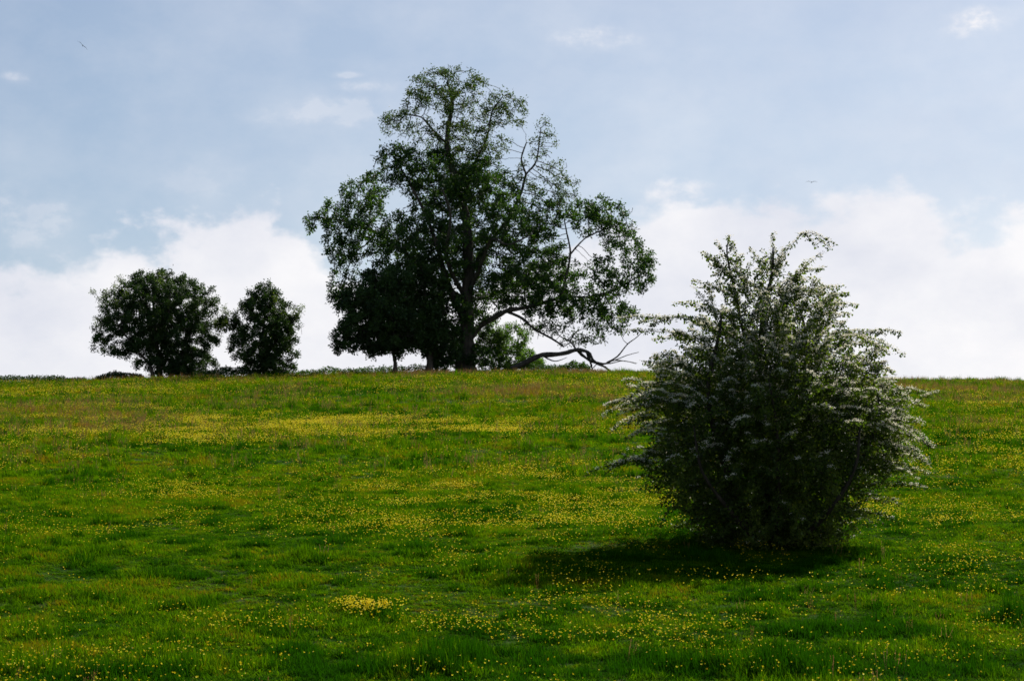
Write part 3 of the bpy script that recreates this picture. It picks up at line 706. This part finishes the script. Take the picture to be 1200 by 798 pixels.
    for q in [((905, 320), (907, 277), 0, 0, 0), ((907, 318), (940, 276), 0, -.1, .15), ((938, 277), (977, 289), -.1, -.15, .25), ((905, 330), (922, 290), 0, .2, .1), ((880, 347), (855, 277), 0, .1, .0), ((870, 330), (838, 284), 0, .0, .15), ((862, 330), (826, 297), 0, .2, .15),
              ((880, 350), (826, 300), 0, -.2, .1), ((862, 350), (812, 332), 0, -.1, .15), ((850, 370), (790, 357), 0, 0, .2), ((905, 330), (880, 290), .1, .2, .1), ((915, 335), (967, 314), 0, .1, .15), ((925, 335), (960, 300), 0, -.2, .15),
              ((930, 350), (988, 338), 0, 0, .12), ((940, 365), (1006, 358), 0, .1, .15), ((860, 395), (795, 372), 0, -.1, .0), ((810, 375), (722, 378), -.1, -.2, .05), ((830, 398), (728, 392), 0, -.4, .06),
              ((825, 400), (768, 396), 0, .3, .15), ((960, 395), (1058, 388), 0, .2, .1), ((985, 396), (1058, 418), 0, -.2, .25), ((975, 400), (1037, 420), -.3, -.4, .3), ((990, 420), (1050, 435), 0, .3, .15), ((1000, 430), (1040, 452), -.2, -.3, .3),
              ((830, 440), (755, 428), 0, -.1, .1), ((820, 455), (742, 448), .2, .3, .15), ((800, 465), (708, 475), -.1, -.3, .15), ((790, 470), (701, 492), 0, -.3, .2), ((790, 480), (720, 500), 0, .4, .2),
              ((800, 530), (743, 540), 0, -.2, .05), ((750, 537), (682, 562), -.2, -.4, .1), ((790, 525), (730, 530), 0, .2, .1), ((785, 545), (712, 548), -.3, -.5, .1),
              ((1000, 470), (1090, 478), 0, .2, .12), ((1010, 480), (1075, 500), -.2, -.3, .15), ((1020, 492), (1091, 528), -.1, -.2, .2), ((1020, 500), (1086, 544), 0, .2, .2), ((1010, 515), (1078, 540), -.3, -.4, .1), ((1016, 570), (1083, 571), -.1, -.1, .06),
              ((1010, 545), (1070, 566), -.3, -.4, .2), ((1010, 460), (1070, 458), .2, .3, .15), ((1015, 505), (1080, 515), .4, .5, .1), ((1015, 530), (1072, 552), .1, .1, .15), ((1005, 455), (1062, 470), -.4, -.5, .15), ((1010, 490), (1068, 522), -.5, -.7, .15),
              ((1000, 580), (1062, 592), 0, 0, .15), ((990, 600), (1050, 612), 0, -.2, .15), ((1000, 440), (1035, 400), 0, 0, .1)]:
        hand(*q)
    BC = []; BA = []; LA = []
    for sp in sprays:
        p, d, L, sag, dens = sp[:5]
        m = max(4, int(L / .035))
        t = np.linspace(0, 1, m)[:, None]
        if sag is None:
            B0 = sp[5]; mid = (p + B0) / 2 + (d * L / 2 - (B0 - p) / 2) * 1.0
            pts = (1 - t) ** 2 * p + 2 * t * (1 - t) * mid + t * t * B0
        else:
            pts = p + d * L * t + np.array([0, 0, -1.]) * (sag * L * .55) * t ** 2
        pts = pts + np.cumsum(r.normal(0, .0035, pts.shape), 0)
        rr_ = np.linspace(.005, .0018, m)
        tw.append(frusta(pts[:-1], pts[1:], rr_[:-1], rr_[1:], 3))
        for q in range(m):
            for s in range(r.poisson(4.2 if sag is not None else 4.8)):
                LC.append((pts[q] + r.normal(0, .017, 3) + np.array([0, 0, -.006]))[None])
            if r.uniform() < (.85 if sag is not None else 1.0) * dens * (.10 + .9 * float(sstep(.5, 1.9, pts[q][2] + .5 * (pts[q][0] > .9)))):
                BC.append(pts[q] + np.array([r.normal(0, .012), r.normal(0, .012), .022])) 
    # a few flower clusters among the leaves of the whole surface
    shell = tipn[rel > .5]
    for nn in r.choice(shell, min(len(shell), 700), replace=False):
        if P[nn][2] < 1.0: continue
        BC.append(P[nn] + np.array([0, 0, .03]))
    v, f = join(tw); link('twigs', np_mesh('twigs', v, f, M_TWIG), root)
    C = np.concatenate(LC)
    # small side shoots give every clump its own tint
    var = fbm(C[:, 0] * 5 + 40, C[:, 2] * 5 + C[:, 1] * 3 + 40, 5, 2)
    link('crown', leaf_mesh('leaves', C, .046, .030, M_THORNLEAF, r, .5, None, (var - .5) * 2 + .45), root)
    BC = np.array(BC); per = 17
    cc = np.repeat(BC, per, 0); off = r.normal(0, 1, cc.shape) * np.array([.019, .019, .008])
    link('blossom', leaf_mesh('blossom', cc + off, 0.0160, .0145, M_BLOSSOM, r, 1.5, None, None), root)
    print('hawthorn nodes', len(P), 'leaves', len(C), 'clusters', len(BC))
hawthorn()

# ------------------------------------------------------------------ birds
M_BIRD = bark_mat('feathers', (.07, .068, .065), (.12, .118, .115), 8)
def bird(loc, span, roll, yaw, label, up):
    V = []; Fq = []
    # body: rings from beak to tail along x
    body = [(.30, .002, 0), (.26, .018, 0), (.20, .035, .005), (.08, .05, 0), (-.06, .045, 0), (-.18, .028, .004), (-.24, .018, .006)]
    for x, rr, z in body:
        for q in range(8):
            a = q * PI / 4; V.append((x, rr * math.cos(a), z + rr * .85 * math.sin(a)))
    for i in range(len(body) - 1):
        for q in range(8): Fq.append((i * 8 + q, i * 8 + (q + 1) % 8, (i + 1) * 8 + (q + 1) % 8, (i + 1) * 8 + q))
    b = len(V)                                   # fanned tail
    V += [(-.20, -.02, .01), (-.20, .02, .01), (-.42, .07, .012), (-.42, -.07, .012), (-.20, -.02, 0), (-.20, .02, 0), (-.42, .07, .008), (-.42, -.07, .008)]
    Fq += [(b, b + 1, b + 2, b + 3), (b + 7, b + 6, b + 5, b + 4), (b + 3, b + 2, b + 6, b + 7), (b, b + 3, b + 7, b + 4), (b + 1, b + 5, b + 6, b + 2)]
    for s in (-1, 1):                            # wings: aerofoil sections, raised at the wrist and drooping to the tip
        st = [(.03, .13, -.09, .02), (.2, .17, -.07, .02 + up), (.38, .19, -.02, .03 + up * 1.4), (.55, .14, -.02, .02 + up), (.72, .04, -.03, up * .4), (.82, -.03, -.055, 0)]
        b = len(V)
        for y, xl, xt, z in st:
            th = .012 * (1 - y) + .003
            V += [(xl, s * y, z), ((xl + xt) / 2, s * y, z + th), (xt, s * y, z), ((xl + xt) / 2, s * y, z - th)]
        for i in range(len(st) - 1):
            for q in range(4): Fq.append((b + i * 4 + q, b + i * 4 + (q + 1) % 4, b + (i + 1) * 4 + (q + 1) % 4, b + (i + 1) * 4 + q))
    me = np_mesh('bird', V, [np.array(Fq)], M_BIRD, True)
    o = link('bird', me); o.location = loc; s = span / 1.64; o.scale = (s, s, s)
    o.rotation_euler = (roll, 0, yaw)
    tag(o, label, 'bird', 'birds gliding in the sky')
bird(at(97, 54, 190), 1.15, math.radians(42), math.radians(100), 'distant gliding bird high in the upper left of the sky', .05)
bird(at(951, 214, 190), 1.0, math.radians(2), math.radians(80), 'tiny dark bird above the clouds, over the white blossom bush', .10)

# ------------------------------------------------------------------ sky, sun
SUN_EL = math.radians(41.5); SUN_AZ = math.radians(36)      # azimuth clockwise from +Y (the view direction)
def build_world():
    w = bpy.data.worlds.new('World'); S.world = w; w.use_nodes = True
    nt = w.node_tree; N, L = nt.nodes, nt.links; N.clear()
    sky = N.new('ShaderNodeTexSky'); sky.sky_type = 'NISHITA'; sky.sun_disc = False
    sky.sun_elevation = SUN_EL; sky.sun_rotation = SUN_AZ
    sky.altitude = 100; sky.air_density = 1.0; sky.dust_density = 1.0; sky.ozone_density = 2.0
    tc = N.new('ShaderNodeTexCoord'); sp = N.new('ShaderNodeSeparateXYZ'); L.new(tc.outputs['Generated'], sp.inputs[0])
    def M(op, a, b=None, c=None, clamp=False):
        n = N.new('ShaderNodeMath'); n.operation = op; n.use_clamp = clamp
        for k, q in enumerate((a, b, c)):
            if q is None: continue
            if isinstance(q, (int, float)): n.inputs[k].default_value = q
            else: L.new(q, n.inputs[k])
        return n.outputs[0]
    az = M('ARCTAN2', sp.outputs[0], sp.outputs[1]); el = M('ARCSINE', sp.outputs[2])
    # cloud bank: its top edge as a height over azimuth, roughened with noise
    tops = [(-60, 310), (0, 300), (60, 305), (120, 285), (200, 255), (265, 236), (325, 240), (365, 290), (420, 325), (520, 330), (640, 300), (700, 258), (740, 236), (800, 215), (860, 222), (930, 245), (990, 236), (1060, 232), (1105, 275), (1150, 292), (1200, 262), (1260, 250)]
    cv = N.new('ShaderNodeFloatCurve'); c = cv.mapping.curves[0]
    A0, A1 = -.28, .28
    e2v = lambda py: math.atan(math.tan(PITCH) + (399 - py) / F)
    pts = [((math.atan((px - 600) / F) - A0) / (A1 - A0), e2v(py)) for px, py in tops]
    c.points[0].location = (0, pts[0][1] * 2.5); c.points[1].location = (1, pts[-1][1] * 2.5)
    for x, y in pts: c.points.new(x, y * 2.5)
    cv.mapping.update()
    L.new(M('DIVIDE', M('SUBTRACT', az, A0), A1 - A0, clamp=True), cv.inputs['Value'])
    top = M('DIVIDE', cv.outputs[0], 2.5)
    mp = N.new('ShaderNodeCombineXYZ'); L.new(M('MULTIPLY', az, 1.0), mp.inputs[0]); L.new(M('MULTIPLY', el, 1.5), mp.inputs[1])
    def noise(scale, det, rough=.55, off=0.):
        n = N.new('ShaderNodeTexNoise'); n.inputs['Scale'].default_value = scale; n.inputs['Detail'].default_value = det; n.inputs['Roughness'].default_value = rough
        ad = N.new('ShaderNodeVectorMath'); ad.operation = 'ADD'; L.new(mp.outputs[0], ad.inputs[0]); ad.inputs[1].default_value = (off, off * .7, off * 1.3)
        L.new(ad.outputs[0], n.inputs[0]); return n.outputs[0]
    n1 = noise(38, 7, .55); n2 = noise(9, 4, .5, 3.1); n3 = noise(20, 5, .6, 7.7); n4 = noise(6, 2, .5, 11.3); n5 = noise(75, 6, .6, 2.2)
    edge = M('ADD', M('SUBTRACT', top, el), M('ADD', M('MULTIPLY', M('SUBTRACT', n1, .5), .07), M('MULTIPLY', M('SUBTRACT', n2, .5), .03)))
    soft = M('ADD', .003, M('MULTIPLY', n4, .015))
    mr = N.new('ShaderNodeMapRange'); mr.interpolation_type = 'SMOOTHSTEP'; L.new(edge, mr.inputs['Value'])
    L.new(M('MULTIPLY', soft, -.5), mr.inputs['From Min']); L.new(soft, mr.inputs['From Max'])
    bank = M('MULTIPLY', mr.outputs[0], .93)
    # thin wisps: (px, py, half width, half height, strength)
    wis = None
    for (px, py, sx, sy, k) in [(385, 128, 62, 13, .28), (432, 95, 24, 6, .34), (695, 37, 34, 10, .6), (1160, 27, 24, 12, .95), (1138, 38, 16, 7, .5), (4, 98, 12, 5, .4), (405, 82, 14, 3, .3), (20, 262, 40, 26, .3), (230, 205, 40, 20, .15)]:
        du = M('MULTIPLY', M('SUBTRACT', az, math.atan((px - 600) / F)), F / sx); dv = M('MULTIPLY', M('SUBTRACT', el, e2v(py)), F / sy)
        dd = M('ADD', M('MULTIPLY', du, du), M('MULTIPLY', dv, dv))
        dd = M('ADD', dd, M('MULTIPLY', M('SUBTRACT', n5, .5), 9))
        g = M('MULTIPLY', M('EXPONENT', M('MULTIPLY', M('MAXIMUM', dd, 0), -1.0)), k)
        wis = g if wis is None else M('MAXIMUM', wis, g)
    hz = N.new('ShaderNodeMapRange'); hz.interpolation_type = 'SMOOTHSTEP'; L.new(el, hz.inputs['Value']); hz.inputs['From Min'].default_value = .55; hz.inputs['From Max'].default_value = .10
    veil = M('MULTIPLY', M('ADD', M('ADD', M('MULTIPLY', M('SUBTRACT', n3, .35, clamp=True), .6), VEIL), M('MULTIPLY', M('MINIMUM', M('MAXIMUM', az, -.4), .4), .5)), hz.outputs[0], clamp=True)
    cl = M('MAXIMUM', bank, wis)
    skc = N.new('ShaderNodeMix'); skc.data_type = 'RGBA'; skc.blend_type = 'MULTIPLY'; skc.inputs['Factor'].default_value = 1
    L.new(sky.outputs[0], skc.inputs[6]); skc.inputs[7].default_value = (SKYT[0], SKYT[1], SKYT[2], 1)
    cc = ramp(N, [(.3, CL0), (.65, CL1)]); L.new(noise(11, 6, .6, 5.5), cc.inputs[0])
    sc = N.new('ShaderNodeVectorMath'); sc.operation = 'SCALE'; sc.inputs['Scale'].default_value = CLOUD
    L.new(cc.outputs[0], sc.inputs[0])
    veilm = N.new('ShaderNodeMix'); veilm.data_type = 'RGBA'
    L.new(veil, veilm.inputs['Factor']); L.new(skc.outputs[2], veilm.inputs[6]); L.new(sc.outputs[0], veilm.inputs[7])
    mx = N.new('ShaderNodeMix'); mx.data_type = 'RGBA'; L.new(cl, mx.inputs['Factor'])
    L.new(veilm.outputs[2], mx.inputs[6]); L.new(sc.outputs[0], mx.inputs[7])
    bg = N.new('ShaderNodeBackground'); bg.inputs['Strength'].default_value = SKY_STRENGTH
    L.new(mx.outputs[2], bg.inputs[0])
    o = N.new('ShaderNodeOutputWorld'); L.new(bg.outputs[0], o.inputs[0])
SKY_STRENGTH = .055; CLOUD = 12.6; SKYT = (1.17, 1.17, 1.17); CL0 = (.73, .75, .84); CL1 = (.97, .955, .97); VEIL = .22
build_world()
sl = bpy.data.lights.new('sun', 'SUN'); sl.energy = 5; sl.angle = math.radians(.53); sl.color = (1, .95, .86)
so = bpy.data.objects.new('sun', sl); COL.objects.link(so)
d = Vector((math.sin(SUN_AZ) * math.cos(SUN_EL), math.cos(SUN_AZ) * math.cos(SUN_EL), math.sin(SUN_EL)))
so.rotation_euler = (-d).to_track_quat('-Z', 'Y').to_euler(); so.location = (0, 0, 40)

# ------------------------------------------------------------------ camera
cd = bpy.data.cameras.new('camera'); cd.lens = 85; cd.sensor_width = 36; cd.clip_end = 12000; cd.clip_start = .1
cd.dof.use_dof = True; cd.dof.focus_distance = 32; cd.dof.aperture_fstop = 6.3
co = bpy.data.objects.new('camera', cd); COL.objects.link(co)
co.location = (0, 0, CAMZ); co.rotation_euler = (PI / 2 + PITCH, 0, 0)
S.camera = co
S.render.engine = 'CYCLES'
S.cycles.max_bounces = 8; S.cycles.diffuse_bounces = 3; S.cycles.transmission_bounces = 4
S.view_settings.view_transform = 'Standard'; S.view_settings.look = 'None'; S.view_settings.gamma = 1
S.view_settings.exposure = 0.55
